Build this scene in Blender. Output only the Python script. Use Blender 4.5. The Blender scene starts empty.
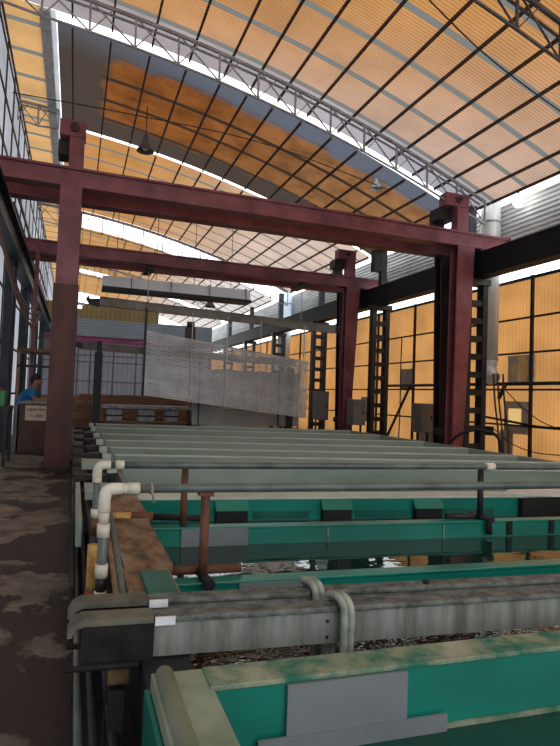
import bpy, bmesh, math, random
from mathutils import Vector, Matrix
random.seed(7)
S = bpy.context.scene
COL = S.collection
PI = math.pi

# ------------------------------------------------------------------ materials
def new_mat(name):
    m = bpy.data.materials.new(name); m.use_nodes = True
    nt = m.node_tree; nt.nodes.clear()
    return m, nt, nt.nodes, nt.links

def coords(nt, scale=(1, 1, 1), rot=(0, 0, 0)):
    g = nt.nodes.new('ShaderNodeNewGeometry')
    mp = nt.nodes.new('ShaderNodeMapping')
    mp.inputs['Scale'].default_value = scale; mp.inputs['Rotation'].default_value = rot
    nt.links.new(g.outputs['Position'], mp.inputs['Vector'])
    return mp.outputs['Vector']

def noise(nt, vec, scale, detail=4, rough=.6):
    n = nt.nodes.new('ShaderNodeTexNoise')
    n.inputs['Scale'].default_value = scale; n.inputs['Detail'].default_value = detail
    n.inputs['Roughness'].default_value = rough
    nt.links.new(vec, n.inputs['Vector'])
    return n.outputs['Fac']

def ramp(nt, fac, stops):
    r = nt.nodes.new('ShaderNodeValToRGB'); e = r.color_ramp.elements
    while len(e) < len(stops): e.new(.5)
    for el, (p, c) in zip(e, stops):
        el.position = p; el.color = (*c, 1) if len(c) == 3 else c
    nt.links.new(fac, r.inputs['Fac'])
    return r.outputs['Color']

def math_n(nt, op, a, b=None, clamp=False):
    n = nt.nodes.new('ShaderNodeMath'); n.operation = op; n.use_clamp = clamp
    for i, v in enumerate((a, b)):
        if v is None: continue
        if isinstance(v, (int, float)): n.inputs[i].default_value = v
        else: nt.links.new(v, n.inputs[i])
    return n.outputs[0]

def mix_rgb(nt, fac, a, b):
    n = nt.nodes.new('ShaderNodeMix'); n.data_type = 'RGBA'
    for s, v in ((n.inputs[0], fac), (n.inputs[6], a), (n.inputs[7], b)):
        if isinstance(v, tuple): s.default_value = (*v, 1)
        elif isinstance(v, (int, float)): s.default_value = v
        else: nt.links.new(v, s)
    return n.outputs[2]

def out(nt, sh):
    o = nt.nodes.new('ShaderNodeOutputMaterial'); nt.links.new(sh, o.inputs['Surface'])

def grime(name, c1, c2, scale=3, rough=.6, metal=0., stretch=(1, 1, 1), lo=.35, hi=.65, c3=None, spec=.4, bump=0.):
    m, nt, N, L = new_mat(name)
    v = coords(nt, stretch)
    f = noise(nt, v, scale, 6)
    st = [(lo, c1), (hi, c2)]
    if c3: st.append((min(hi + .1, 1), c3))
    c = ramp(nt, f, st)
    b = N.new('ShaderNodeBsdfPrincipled')
    L.new(c, b.inputs['Base Color'])
    b.inputs['Roughness'].default_value = rough; b.inputs['Metallic'].default_value = metal
    b.inputs['Specular IOR Level'].default_value = spec
    if bump:
        bp = N.new('ShaderNodeBump'); bp.inputs['Strength'].default_value = bump; bp.inputs['Distance'].default_value = .02
        L.new(noise(nt, v, scale * 4, 4), bp.inputs['Height']); L.new(bp.outputs[0], b.inputs['Normal'])
    out(nt, b.outputs[0]); return m

def plain(name, c, rough=.6, metal=0., spec=.4):
    d = tuple(x * .78 for x in c)
    return grime(name, d, c, 9, rough, metal, spec=spec)

M = {}
M['maroon'] = grime('maroon_paint', (.105, .028, .037), (.235, .066, .082), 1.6, .42, c3=(.19, .055, .066))
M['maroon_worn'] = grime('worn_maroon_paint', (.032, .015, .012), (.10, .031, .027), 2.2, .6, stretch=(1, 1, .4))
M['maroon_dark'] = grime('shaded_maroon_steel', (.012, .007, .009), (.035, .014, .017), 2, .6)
M['black_steel'] = grime('black_steel', (.008, .008, .010), (.022, .021, .024), 3, .55)
M['blue_steel'] = grime('blue_black_steel', (.006, .012, .02), (.02, .035, .055), 2, .5)
M['beam_dark'] = grime('dark_runway_steel', (.004, .005, .008), (.010, .012, .016), 1, .6, spec=.2)
M['purlin'] = grime('rusty_purlin', (.035, .018, .012), (.09, .04, .025), 5, .7)
M['truss'] = grime('grey_truss_steel', (.22, .22, .24), (.36, .36, .39), 3, .5)
M['truss_dark'] = grime('dark_truss_steel', (.05, .05, .055), (.11, .11, .11), 3, .5)
M['galv'] = grime('galvanised_sheet', (.42, .42, .40), (.60, .60, .57), 2, .45, .15, stretch=(4, 4, .3))
M['duct_far'] = grime('blue_grey_duct', (.52, .64, .82), (.66, .78, .92), 1, .5)
M['cladding'] = grime('grey_cladding', (.42, .42, .42), (.58, .58, .56), 1, .6, stretch=(1, 1, 4))
M['grey_pp'] = grime('grey_plastic_sheet', (.19, .255, .22), (.27, .335, .29), 1.2, .4, stretch=(.5, 1, 2), c3=(.23, .295, .255))
M['grey_rim'] = grime('pale_grey_rim', (.36, .42, .375), (.50, .56, .51), 2, .8, spec=.1)
M['green_pp'] = grime('green_plastic_sheet', (.003, .13, .095), (.006, .21, .155), 1.4, .3, stretch=(.6, 1, 1.5), spec=.5)
M['green_dark'] = grime('stained_green_sheet', (.003, .075, .058), (.005, .13, .10), 3, .4)
M['green_rim'] = grime('worn_green_rim', (.012, .13, .085), (.22, .25, .17), 6.5, .7, lo=.40, hi=.56, c3=(.30, .33, .235), bump=.2)
M['pale_rim'] = grime('pale_worn_rim', (.15, .21, .14), (.29, .34, .25), 4, .6, c3=(.23, .28, .2))
M['patch'] = grime('grey_repair_sheet', (.145, .165, .175), (.19, .21, .22), 2, .45)
M['brown_ledge'] = grime('rust_stained_ledge', (.045, .03, .02), (.22, .13, .065), 5.5, .6, lo=.34, hi=.56, c3=(.20, .17, .125), bump=.25, stretch=(1.6, .7, 1))
M['bar'] = grime('corroded_bar_side', (.09, .085, .075), (.24, .25, .225), 4, .6, stretch=(3, 1, .5), lo=.3, hi=.62, c3=(.165, .19, .165), spec=.25)
M['bar_top'] = grime('crusted_bar_cap', (.04, .046, .044), (.15, .165, .145), 14, .7, lo=.36, hi=.62, bump=.3)
M['bar_end'] = grime('black_greasy_bar_end', (.006, .006, .006), (.026, .024, .020), 6, .7, spec=.2)
M['bar_cap_end'] = grime('grubby_bar_cap', (.07, .065, .05), (.15, .14, .105), 6, .7)
M['pvc_white'] = grime('cream_plastic_fitting', (.50, .47, .36), (.68, .66, .54), 6, .45)
M['pvc_grey'] = grime('grey_plastic_pipe', (.055, .07, .068), (.12, .145, .135), 4, .4)
M['pvc_yellow'] = grime('yellowed_pipe', (.28, .13, .025), (.58, .38, .12), 12, .6)
M['rust'] = grime('rusty_post', (.07, .026, .014), (.16, .062, .035), 8, .75)
M['tag'] = plain('white_paper_tag', (.75, .76, .78), .6)
M['hose'] = grime('ribbed_grey_hose', (.16, .18, .15), (.33, .36, .30), 20, .45)
M['rope'] = plain('hemp_string', (.33, .28, .18), .9)
M['black'] = plain('black_plastic', (.012, .012, .013), .6)
M['void'] = plain('black_slime_and_hollow', (.004, .007, .006), .5)
M['profile'] = grime('aluminium_profile', (.34, .35, .36), (.52, .53, .54), 2, .4, .15)
M['profile_back'] = grime('matt_profile', (.24, .25, .26), (.33, .34, .34), 2, .45, .2)
M['hoist'] = grime('weathered_hoist_bar', (.13, .12, .11), (.24, .225, .20), 2, .65)
M['box_grey'] = grime('grey_cabinet_paint', (.11, .11, .11), (.17, .165, .16), 3, .5)
M['wood'] = grime('brown_boards', (.10, .05, .03), (.20, .115, .07), 4, .7, stretch=(.4, 1, 6))
M['podium'] = grime('brown_desk_panel', (.055, .026, .02), (.09, .045, .035), 3, .55)
M['desk_top'] = plain('pale_desk_top', (.23, .24, .2), .5)
M['sign'] = plain('cream_sign_board', (.62, .50, .40), .6)
M['ink'] = plain('dark_sign_ink', (.05, .03, .025), .7)
M['skin'] = plain('skin', (.25, .135, .09), .5)
M['blue_shirt'] = grime('blue_cotton', (.006, .10, .27), (.012, .18, .42), 6, .8)
M['hair'] = plain('black_hair', (.008, .007, .007), .5)
M['trousers'] = plain('dark_trousers', (.02, .02, .028), .8)
M['magenta'] = grime('magenta_painted_beam', (.13, .025, .075), (.22, .05, .13), 2, .5)
M['bag'] = grime('pale_plastic_wrap', (.20, .20, .23), (.42, .42, .46), 9, .5)
M['cable_pink'] = plain('dusty_pink_cable', (.22, .12, .11), .6)
M['timber'] = grime('pale_timber', (.24, .16, .07), (.36, .25, .12), 5, .7)
M['dirty_timber'] = grime('dirty_timber_block', (.035, .02, .008), (.13, .075, .03), 12, .8)
M['green_crate'] = plain('green_plastic_crate', (.04, .22, .08), .5)
M['red_cap'] = plain('red_plastic', (.35, .04, .03), .5)

def floor_mat():
    m, nt, N, L = new_mat('wet_concrete')
    v = coords(nt)
    base = ramp(nt, noise(nt, v, 3.2, 8), [(.32, (.085, .07, .055)), (.66, (.20, .175, .14))])
    g = N.new('ShaderNodeNewGeometry'); sp = N.new('ShaderNodeSeparateXYZ'); L.new(g.outputs['Position'], sp.inputs[0])
    w = math_n(nt, 'ADD', noise(nt, coords(nt, (1.0, .8, 1)), 1.5, 6, .6), math_n(nt, 'MULTIPLY', sp.outputs['X'], .16))
    wet = ramp(nt, w, [(.41, (0, 0, 0)), (.45, (1, 1, 1))])
    c = mix_rgb(nt, wet, base, (.030, .023, .020))
    r = ramp(nt, w, [(.41, (.85,) * 3), (.47, (.45,) * 3)])
    b = N.new('ShaderNodeBsdfPrincipled'); L.new(c, b.inputs['Base Color']); L.new(r, b.inputs['Roughness'])
    b.inputs['Specular IOR Level'].default_value = .25
    bp = N.new('ShaderNodeBump'); bp.inputs['Strength'].default_value = .25; bp.inputs['Distance'].default_value = .02
    L.new(noise(nt, v, 20, 5), bp.inputs['Height']); L.new(bp.outputs[0], b.inputs['Normal'])
    out(nt, b.outputs[0]); return m

def water_mat(name, c, rough=.03, ripple=.12, sc=7):
    m, nt, N, L = new_mat(name)
    b = N.new('ShaderNodeBsdfPrincipled'); b.inputs['Base Color'].default_value = (*c, 1)
    b.inputs['Roughness'].default_value = rough; b.inputs['IOR'].default_value = 1.33
    b.inputs['Specular IOR Level'].default_value = .6
    bp = N.new('ShaderNodeBump'); bp.inputs['Strength'].default_value = ripple; bp.inputs['Distance'].default_value = .03
    v = coords(nt, (1, 1.6, 1)); L.new(noise(nt, v, sc, 2), bp.inputs['Height']); L.new(bp.outputs[0], b.inputs['Normal'])
    out(nt, b.outputs[0]); return m

def sheet_mat(name, tcol, tcol_far=None, xr=(7.5, 9.3), grad=None, corr_axis='Y', pitch=.078, corr=.35, band=None, band_w=.16,
              dirt=.25, dirt_scale=.8, mask=None, refl=.3, band_off=0., band_col=(.085, .085, .078)):
    """translucent corrugated roofing sheet lit from behind by the sky"""
    m, nt, N, L = new_mat(name)
    g = N.new('ShaderNodeNewGeometry'); sp = N.new('ShaderNodeSeparateXYZ'); L.new(g.outputs['Position'], sp.inputs[0])
    ax = sp.outputs[corr_axis]
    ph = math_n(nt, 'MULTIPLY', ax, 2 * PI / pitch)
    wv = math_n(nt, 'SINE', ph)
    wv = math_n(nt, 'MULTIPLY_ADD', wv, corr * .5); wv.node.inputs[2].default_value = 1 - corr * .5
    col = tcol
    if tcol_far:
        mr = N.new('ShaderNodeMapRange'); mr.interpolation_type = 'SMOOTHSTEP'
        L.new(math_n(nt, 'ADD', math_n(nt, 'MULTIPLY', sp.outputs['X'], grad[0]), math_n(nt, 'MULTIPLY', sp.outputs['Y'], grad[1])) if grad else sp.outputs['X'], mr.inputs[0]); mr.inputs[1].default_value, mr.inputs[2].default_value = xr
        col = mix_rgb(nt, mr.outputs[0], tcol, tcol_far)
    nz = ramp(nt, noise(nt, coords(nt), dirt_scale, 6), [(.3, (1 - dirt,) * 3), (.65, (1, 1, 1))])
    mul = N.new('ShaderNodeMix'); mul.data_type = 'RGBA'; mul.blend_type = 'MULTIPLY'; mul.inputs[0].default_value = 1
    if isinstance(col, tuple): mul.inputs[6].default_value = (*col, 1)
    else: L.new(col, mul.inputs[6])
    L.new(nz, mul.inputs[7])
    c = mul.outputs[2]
    v = N.new('ShaderNodeVectorMath'); v.operation = 'SCALE'; L.new(c, v.inputs[0]); L.new(wv, v.inputs['Scale'])
    c = v.outputs[0]
    if band:
        fr = math_n(nt, 'DIVIDE', math_n(nt, 'ADD', sp.outputs['Y'], -band_off + 100 * band), band)
        fr = math_n(nt, 'FRACT', fr)
        inb = math_n(nt, 'LESS_THAN', fr, band_w / band)
        c = mix_rgb(nt, inb, c, band_col)
    if mask:                                     # opaque dark border, translucent middle
        x0, y0, y1, dark = mask
        n1 = noise(nt, coords(nt), 1.1, 4)
        off = math_n(nt, 'MULTIPLY', math_n(nt, 'SUBTRACT', n1, .5), .9)
        yy = math_n(nt, 'ADD', sp.outputs['Y'], off); xx = math_n(nt, 'ADD', sp.outputs['X'], off)
        def soft(v, lo, hi):
            q = N.new('ShaderNodeMapRange'); q.interpolation_type = 'SMOOTHSTEP'; L.new(v, q.inputs[0])
            q.inputs[1].default_value, q.inputs[2].default_value = lo, hi; return q.outputs[0]
        inn = math_n(nt, 'MULTIPLY', soft(yy, y0 - .25, y0 + .15), soft(yy, y1 + .2, y1 - .2))
        inn = math_n(nt, 'MULTIPLY', inn, soft(xx, x0 - .15, x0 + .15))
        mg = N.new('ShaderNodeMapRange'); mg.interpolation_type = 'SMOOTHSTEP'
        L.new(math_n(nt, 'SUBTRACT', math_n(nt, 'MULTIPLY', sp.outputs['X'], .25), sp.outputs['Y']), mg.inputs[0])
        mg.inputs[1].default_value, mg.inputs[2].default_value = -13.6, -11.4
        c = mix_rgb(nt, inn, mix_rgb(nt, mg.outputs[0], dark, (.05, .055, .068)), c)  # glow from the roof gap painted blue-grey along the near edge
    tr = N.new('ShaderNodeBsdfTranslucent'); L.new(c, tr.inputs['Color'])
    df = N.new('ShaderNodeBsdfDiffuse'); 
    v2 = N.new('ShaderNodeVectorMath'); v2.operation = 'SCALE'; L.new(c, v2.inputs[0]); v2.inputs['Scale'].default_value = refl * 2
    L.new(v2.outputs[0], df.inputs['Color'])
    ad = N.new('ShaderNodeAddShader'); L.new(tr.outputs[0], ad.inputs[0]); L.new(df.outputs[0], ad.inputs[1])
    out(nt, ad.outputs[0]); return m

def emit(name, c, s):
    m, nt, N, L = new_mat(name)
    e = N.new('ShaderNodeEmission'); e.inputs[0].default_value = (*c, 1); e.inputs[1].default_value = s
    out(nt, e.outputs[0]); return m

M['floor'] = floor_mat()
M['water_green'] = water_mat('green_bath', (.004, .055, .04), .08, .05)
M['water_dark'] = water_mat('dark_bath', (.006, .028, .024), .015, .03, 5)
M['water_brown'] = water_mat('murky_bath', (.02, .018, .010), .03, .3, 9)
M['water_grey'] = water_mat('grey_bath', (.10, .13, .11), .05, .08)
M['roofA'] = sheet_mat('amber_roof_sheet', (.285, .130, .040), (.30, .205, .158), (4.9, 8.1), grad=(.3, .5), band=1.05, band_off=7.80, band_w=.14, corr=.32, pitch=.068)  # second colour paints haze glare toward the right eave
M['roofA_end'] = sheet_mat('pale_roof_sheet', (.215, .185, .185), (.24, .225, .245), (2, 8), corr=.30, pitch=.068)  # paler, lavender-grey tone of the near roof sheet
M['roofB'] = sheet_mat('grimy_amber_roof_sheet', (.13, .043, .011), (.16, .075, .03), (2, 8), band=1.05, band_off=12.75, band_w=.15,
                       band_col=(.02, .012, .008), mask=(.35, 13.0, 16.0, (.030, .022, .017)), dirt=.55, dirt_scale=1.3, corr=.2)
M['roofC'] = sheet_mat('pale_amber_roof_sheet', (.30, .14, .045), (.36, .27, .22), (1.5, 8), band=1.05, band_off=17.9, band_w=.13, corr=.3)  # whiter light on the right side is mixed into the sheet colour
M['roofD'] = sheet_mat('far_amber_roof_sheet', (.30, .15, .05), (.42, .38, .36), (2, 9), band=1.05, band_off=17.9, band_w=.13, corr=.3)  # right side whitened in the colour, as if lit more strongly
M['roofL'] = sheet_mat('side_amber_roof_sheet', (.33, .185, .075), band=1.12, band_off=12.55, band_w=.16, corr=.15)
M['roof_pale'] = sheet_mat('white_roof_strip', (.30, .30, .31), corr=.2)
M['wall_amber'] = sheet_mat('amber_wall_sheet', (.295, .140, .045), corr_axis='Y', pitch=.11, corr=.14, dirt=.36, dirt_scale=.7, refl=.25)
M['wall_white'] = sheet_mat('white_wall_sheet', (.21, .21, .225), corr_axis='Y', pitch=.2, corr=.15, dirt=.3)
M['wall_back'] = sheet_mat('pale_back_sheet', (.15, .155, .185), corr_axis='X', pitch=.25, corr=.15, dirt=.15)
M['wall_back_top'] = sheet_mat('bluish_back_cladding', (.115, .135, .155), corr_axis='Z', pitch=.15, corr=.2, dirt=.2)
M['wall_end'] = sheet_mat('olive_end_sheet', (.13, .10, .05), corr_axis='X', pitch=.25, corr=.2, dirt=.3)
M['panel_yellow'] = sheet_mat('pale_yellow_sheet', (.36, .23, .085), corr_axis='Y', pitch=.11, corr=.1, refl=.25)
M['panel_grey'] = grime('grey_patch_board', (.42, .34, .25), (.60, .49, .36), 3, .7)
M['fan_amber'] = grime('amber_fan_cover', (.75, .45, .16), (.9, .55, .22), 3, .6)
M['pale_sheet'] = grime('pale_worn_sheet', (.42, .44, .42), (.60, .62, .60), 3, .6)
M['bulb'] = emit('lit_lamp', (1, .97, .9), 9)
M['tube_light'] = emit('lit_tube', (.92, .97, 1), 5)

# ------------------------------------------------------------------ mesh builder
class MB:
    def __init__(s): s.bm = bmesh.new()
    def hexa(s, pts):
        v = [s.bm.verts.new(p) for p in pts]
        for f in ((0, 3, 2, 1), (4, 5, 6, 7), (0, 1, 5, 4), (1, 2, 6, 5), (2, 3, 7, 6), (3, 0, 4, 7)):
            s.bm.faces.new([v[i] for i in f])
        return s
    def box(s, x0, x1, y0, y1, z0, z1):
        return s.hexa([(x0, y0, z0), (x1, y0, z0), (x1, y1, z0), (x0, y1, z0), (x0, y0, z1), (x1, y0, z1), (x1, y1, z1), (x0, y1, z1)])
    def beam(s, a, b, w, h, up=(0, 0, 1)):
        a, b = Vector(a), Vector(b); d = (b - a).normalized(); up = Vector(up)
        if abs(d.dot(up)) > .98: up = Vector((0, 1, 0))
        r = d.cross(up).normalized() * w / 2; u = r.cross(d).normalized() * h / 2
        return s.hexa([a - r - u, a + r - u, b + r - u, b - r - u, a - r + u, a + r + u, b + r + u, b - r + u])
    def tube(s, pts, r, n=10, cap=True, smooth=True):
        pts = [Vector(p) for p in pts]; rings = []
        rr = r if isinstance(r, (list, tuple)) else [r] * len(pts)
        prev = None
        for i, p in enumerate(pts):
            d = (pts[min(i + 1, len(pts) - 1)] - pts[max(i - 1, 0)]).normalized()
            if prev is None:
                up = Vector((0, 0, 1)) if abs(d.z) < .9 else Vector((0, 1, 0))
                x = d.cross(up).normalized()
            else:
                x = (prev - d * prev.dot(d)).normalized()
            prev = x; y = d.cross(x)
            rings.append([s.bm.verts.new(p + (x * math.cos(2 * PI * k / n) + y * math.sin(2 * PI * k / n)) * rr[i]) for k in range(n)])
        for a, b in zip(rings, rings[1:]):
            for k in range(n):
                f = s.bm.faces.new((a[k], a[(k + 1) % n], b[(k + 1) % n], b[k])); f.smooth = smooth
        if cap:
            s.bm.faces.new(rings[0][::-1]); s.bm.faces.new(rings[-1])
        return s
    def prism(s, poly, axis, a, b):
        """poly: 2-D outline in the two other axes, extruded from a to b along axis"""
        def P(u, v, w): return {'x': (w, u, v), 'y': (u, w, v), 'z': (u, v, w)}[axis]
        A = [s.bm.verts.new(P(u, v, a)) for u, v in poly]; B = [s.bm.verts.new(P(u, v, b)) for u, v in poly]
        s.bm.faces.new(A[::-1]); s.bm.faces.new(B)
        n = len(poly)
        for k in range(n): s.bm.faces.new((A[k], A[(k + 1) % n], B[(k + 1) % n], B[k]))
        return s
    def lathe(s, prof, c, n=20):
        c = Vector(c); rings = [[s.bm.verts.new(c + Vector((r * math.cos(2 * PI * k / n), r * math.sin(2 * PI * k / n), z))) for k in range(n)] for r, z in prof]
        for a, b in zip(rings, rings[1:]):
            for k in range(n):
                f = s.bm.faces.new((a[k], a[(k + 1) % n], b[(k + 1) % n], b[k])); f.smooth = True
        return s
    def quad(s, a, b, c, d):
        s.bm.faces.new([s.bm.verts.new(p) for p in (a, b, c, d)]); return s
    def xf(s, fn):
        for v in s.bm.verts: v.co = fn(v.co)
        return s
    def build(s, name, mat, parent=None, bevel=0., loc=None, mats=None):
        bmesh.ops.recalc_face_normals(s.bm, faces=s.bm.faces)
        me = bpy.data.meshes.new(name); s.bm.to_mesh(me); s.bm.free()
        me.materials.append(mat)
        o = bpy.data.objects.new(name, me); COL.objects.link(o)
        if loc is not None: o.location = loc
        if parent is not None:
            o.parent = parent
            o.matrix_parent_inverse = Matrix.Translation(-world_loc(parent))
        if bevel:
            b = o.modifiers.new('bevel', 'BEVEL'); b.width = bevel; b.segments = 2; b.limit_method = 'ANGLE'
        return o

def world_loc(o):
    p = Vector(o.location)
    while o.parent: o = o.parent; p = p + Vector(o.location) + o.matrix_parent_inverse.translation if False else Vector((0, 0, 0)); break
    return p

def thing(name, label, cat, loc=(0, 0, 0), group=None):
    o = bpy.data.objects.new(name, None); COL.objects.link(o)
    o.location = loc; o.empty_display_size = .2
    o['label'] = label; o['category'] = cat
    if group: o['group'] = group
    return o
def tag(o, label, cat, group=None):
    o['label'] = label; o['category'] = cat
    if group: o['group'] = group
    return o
def struct(o):
    o['kind'] = 'structure'; return o
def sub(mb, name, mat, parent, bevel=0.):
    """sub-part: its parent is a mesh part that sits at the origin of its thing"""
    o = mb.build(name, mat, None, bevel)
    o.parent = parent
    r = parent.parent
    o.matrix_parent_inverse = Matrix.Identity(4)
    if r is not None: pass
    return o

def bez(pts, n=8):
    """smooth curve through points (Catmull-Rom)"""
    P = [Vector(p) for p in pts]; P = [P[0] * 2 - P[1]] + P + [P[-1] * 2 - P[-2]]
    o = []
    for i in range(1, len(P) - 2):
        a, b, c, d = P[i - 1:i + 3]
        for k in range(n):
            t = k / n
            o.append(.5 * ((2 * b) + (c - a) * t + (2 * a - 5 * b + 4 * c - d) * t * t + (3 * b - a - 3 * c + d) * t ** 3))
    o.append(P[-2]); return o

def arch(x): return 9.2 - .0168 * (x + 3.2) ** 2
def sk(co): return Vector((co.x, co.y - min(.06 + .018 * (co.y - 2), .19) * (co.x - .6), co.z))    # the bath row stands slightly askew to the hall

# ================================================================== SETTING
XW, XE, YF, YB = -1.75, 10.2, -7., 46.
fl = struct(MB().box(XW - .3, XE + .4, YF, YB, -.2, 0).build('floor', M['floor']))

def roof_section(name, x0, x1, y0, y1, mat, purlins=True, nx=48):
    mb = MB(); xs = [x0 + (x1 - x0) * i / nx for i in range(nx + 1)]
    vs = [[mb.bm.verts.new((x, y, arch(x))) for x in xs] for y in (y0, y1)]
    for i in range(nx):
        f = mb.bm.faces.new((vs[0][i], vs[0][i + 1], vs[1][i + 1], vs[1][i])); f.smooth = True
    o = mb.build(name, mat); struct(o)
    if purlins:
        for x in PX:
            if x0 - .05 <= x <= x1 + .05:
                z = arch(x) - .04
                MB().beam((x, y0 + .02, z), (x, y1 - .02, z), .036, .065).build('purlin', M['purlin'], o)
    return o
PX = [-1.72, -.4, .38, 1.2, 2.0, 2.78, 3.42, 4.06, 4.8, 5.6, 6.3, 7.03, 7.7, 8.35, 9.0, 9.45]
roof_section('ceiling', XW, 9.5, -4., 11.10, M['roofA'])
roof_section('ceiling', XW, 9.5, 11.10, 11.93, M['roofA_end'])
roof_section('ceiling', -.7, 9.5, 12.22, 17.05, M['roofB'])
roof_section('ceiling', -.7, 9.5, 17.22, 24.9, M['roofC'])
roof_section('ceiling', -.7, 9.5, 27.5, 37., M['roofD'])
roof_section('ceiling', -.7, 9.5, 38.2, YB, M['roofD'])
roof_section('ceiling', XW, -1.02, 11.94, YB, M['roofL'], nx=4)
roof_section('ceiling', -.82, -.715, 11.94, YB, M['roof_pale'], purlins=False, nx=2)
gut = MB().box(-1.03, -.82, 11.95, YB - .1, 9.04, 9.2).build('trim_1', M['galv']); struct(gut)

# right wall: amber sheets up to a long open strip, grey cladding above the strip
mb = MB(); ys = [YF, 10.70, 11.16, YB]; zs = [0, .98, 1.42, 4.62]
for i in range(3):
    for j in range(3):
        if i == j == 1: continue                     # the cut-out filled by the pale yellow pane
        mb.quad((XE, ys[i], zs[j]), (XE, ys[i + 1], zs[j]), (XE, ys[i + 1], zs[j + 1]), (XE, ys[i], zs[j + 1]))
wr = mb.build('wall_right', M['wall_amber']); struct(wr)
for z, w in ((4.58, .07), (3.62, .045), (2.77, .045), (1.88, .045), (1.0, .045)):
    MB().box(XE - .05, XE, YF, YB, z - w / 2, z + w / 2).build('girt', M['black_steel'], wr)
y = 5.5
for y in (5.2, 7.8, 10.4, 12.9, 15.3, 17.6, 20, 22.5, 25, 27.5, 30, 32.5, 35):
    MB().box(XE - .09, XE - .03, y - .035, y + .035, 0, 4.62).build('wall_post', M['black_steel'], wr)
for a, b in ((5.2, 10.4), (12.9, 15.3)):
    MB().beam((XE - .04, a + 1.3, 4.6), (XE - .2, a + .6, 5.6), .03, .03).build('brace', M['truss_dark'], wr)
# patched openings in the right wall
w1 = MB().box(XE - .045, XE - .005, 10.33, 11.18, 1.98, 2.72).build('window_1', M['panel_grey']); struct(w1)
mb = MB(); n = 24
ring = [(10.76 + .27 * math.cos(2 * PI * k / n), 2.36 + .33 * math.sin(2 * PI * k / n)) for k in range(n)]
mb.prism(ring, 'x', XE - .06, XE - .046).build('fan_opening', M['fan_amber'], w1)
MB().box(XE - .075, XE - .061, 10.80, 10.92, 2.02, 2.68).build('cover_strip', M['panel_grey'], w1)
mb = MB()
for (a, b, c, d) in ((10.5, 10.70, .80, 1.59), (11.16, 11.28, .80, 1.59), (10.70, 11.16, .80, .98), (10.70, 11.16, 1.42, 1.59)):
    mb.box(XE - .045, XE - .005, a, b, c, d)
w2 = mb.build('window_2', M['panel_grey']); struct(w2)
MB().quad((XE - .02, 10.70, .98), (XE - .02, 11.16, .98), (XE - .02, 11.16, 1.42), (XE - .02, 10.70, 1.42)).build('yellow_pane', M['panel_yellow'], w2)
for (y0, y1, z0, z1) in ((13.95, 15.05, .15, 1.45), (15.4, 16.15, 1.9, 2.55), (11.0, 11.45, .2, .86), (17.9, 18.8, .7, 1.6)):
    MB().box(XE - .02, XE - .004, y0, y1, z0, z1).build('patch_board', M['panel_grey'], wr)
# upper cladding with horizontal ribs
mb = MB(); zz = 5.6
prof = []
while zz < 6.62:
    prof += [(XE - .02, zz), (XE - .02, zz + .05), (XE - .055, zz + .065), (XE - .055, zz + .1)]; zz += .115
for (xa, za), (xb, zb) in zip(prof, prof[1:]):
    mb.quad((xa, YF, za), (xb, YF, zb), (xb, YB, zb), (xa, YB, za))
wu = mb.build('wall_right_upper', M['cladding']); struct(wu)
MB().box(XE - .07, XE - .0, YF, YB, 5.54, 5.6).build('bottom_trim', M['truss'], wu)

# left wall: white sheets behind dark posts
wl = MB().quad((XW, YF, 0), (XW, YB, 0), (XW, YB, 9.16), (XW, YF, 9.16)).build('wall_left', M['wall_white']); struct(wl)
for z in (1.3, 2.6, 3.9, 5.9, 6.9, 7.9, 8.9):
    MB().box(XW + .002, XW + .03, YF, YB, z - .03, z + .03).build('girt', M['black_steel'], wl)
y = 6.
while y < 36:
    MB().box(XW + .004, XW + .03, y - .05, y + .05, 0, 9.1).build('wall_post', M['blue_steel'], wl)
    y += 1.5

# back partition
wb = MB().quad((XW, 32.02, 1.15), (7.4, 32.02, 1.15), (7.4, 32.02, 4.4), (XW, 32.02, 4.4)).build('wall_back', M['wall_back']); struct(wb)
MB().box(XW, 7.4, 31.98, 32.0, 0, 1.15).build('brown_skirt', M['wood'], wb)
MB().quad((XW, 32., 4.4), (7.4, 32., 4.4), (7.4, 32., 5.35), (XW, 32., 5.35)).build('upper_cladding', M['wall_back_top'], wb)
MB().quad((XW, 32.01, 5.35), (4.3, 32.01, 5.35), (4.3, 32.01, 6.15), (XW, 32.01, 6.15)).build('olive_cladding', M['wall_end'], wb)
for x in (-.9, .1, .75, 1.95, 3.15, 4.35, 5.55, 6.7):
    MB().box(x - .035, x + .035, 31.93, 32., 1.15, 4.4).build('frame_post', M['truss_dark'], wb)
for z in (1.95, 3.0, 3.35):
    MB().box(XW, 7.4, 31.94, 32., z - .025, z + .025).build('frame_rail', M['truss_dark'], wb)

# ================================================================== ROOF TRUSSES
def truss(y, x0, x1, depth, mat, label, step=.82, group='roof trusses across the hall'):
    t = thing('roof_truss', label, 'truss', ((x0 + x1) / 2, y, arch((x0 + x1) / 2)), group)
    n = max(2, round((x1 - x0) / step)); xs = [x0 + (x1 - x0) * i / n for i in range(n + 1)]
    top = [(x, y, arch(x) - .14) for x in xs]; bot = [(x, y, arch(x) - .14 - depth * (1 if 0 < i < n else .9)) for i, x in enumerate(xs)]
    def chord(pts, nm, w):
        mb = MB()
        for a, b in zip(pts, pts[1:]): mb.beam(a, b, w, w)
        mb.build(nm, mat, t)
    chord(top, 'top_chord', .06); chord(bot, 'bottom_chord', .035)
    chord([(p[0], p[1] + .2, p[2]) for p in top], 'top_chord', .035)
    for i in range(n + 1):
        MB().beam(top[i], bot[i], .04, .04).build('web_strut', mat, t)
        if i < n: 
            a, b = (top[i], bot[i + 1])
            MB().beam(a, b, .024, .024).build('web_diagonal', mat, t)
            MB().beam(bot[i], ((top[i][0] + top[i + 1][0]) / 2, y, (top[i][2] + top[i + 1][2]) / 2), .02, .02).build('web_brace', mat, t)
    return t
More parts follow.
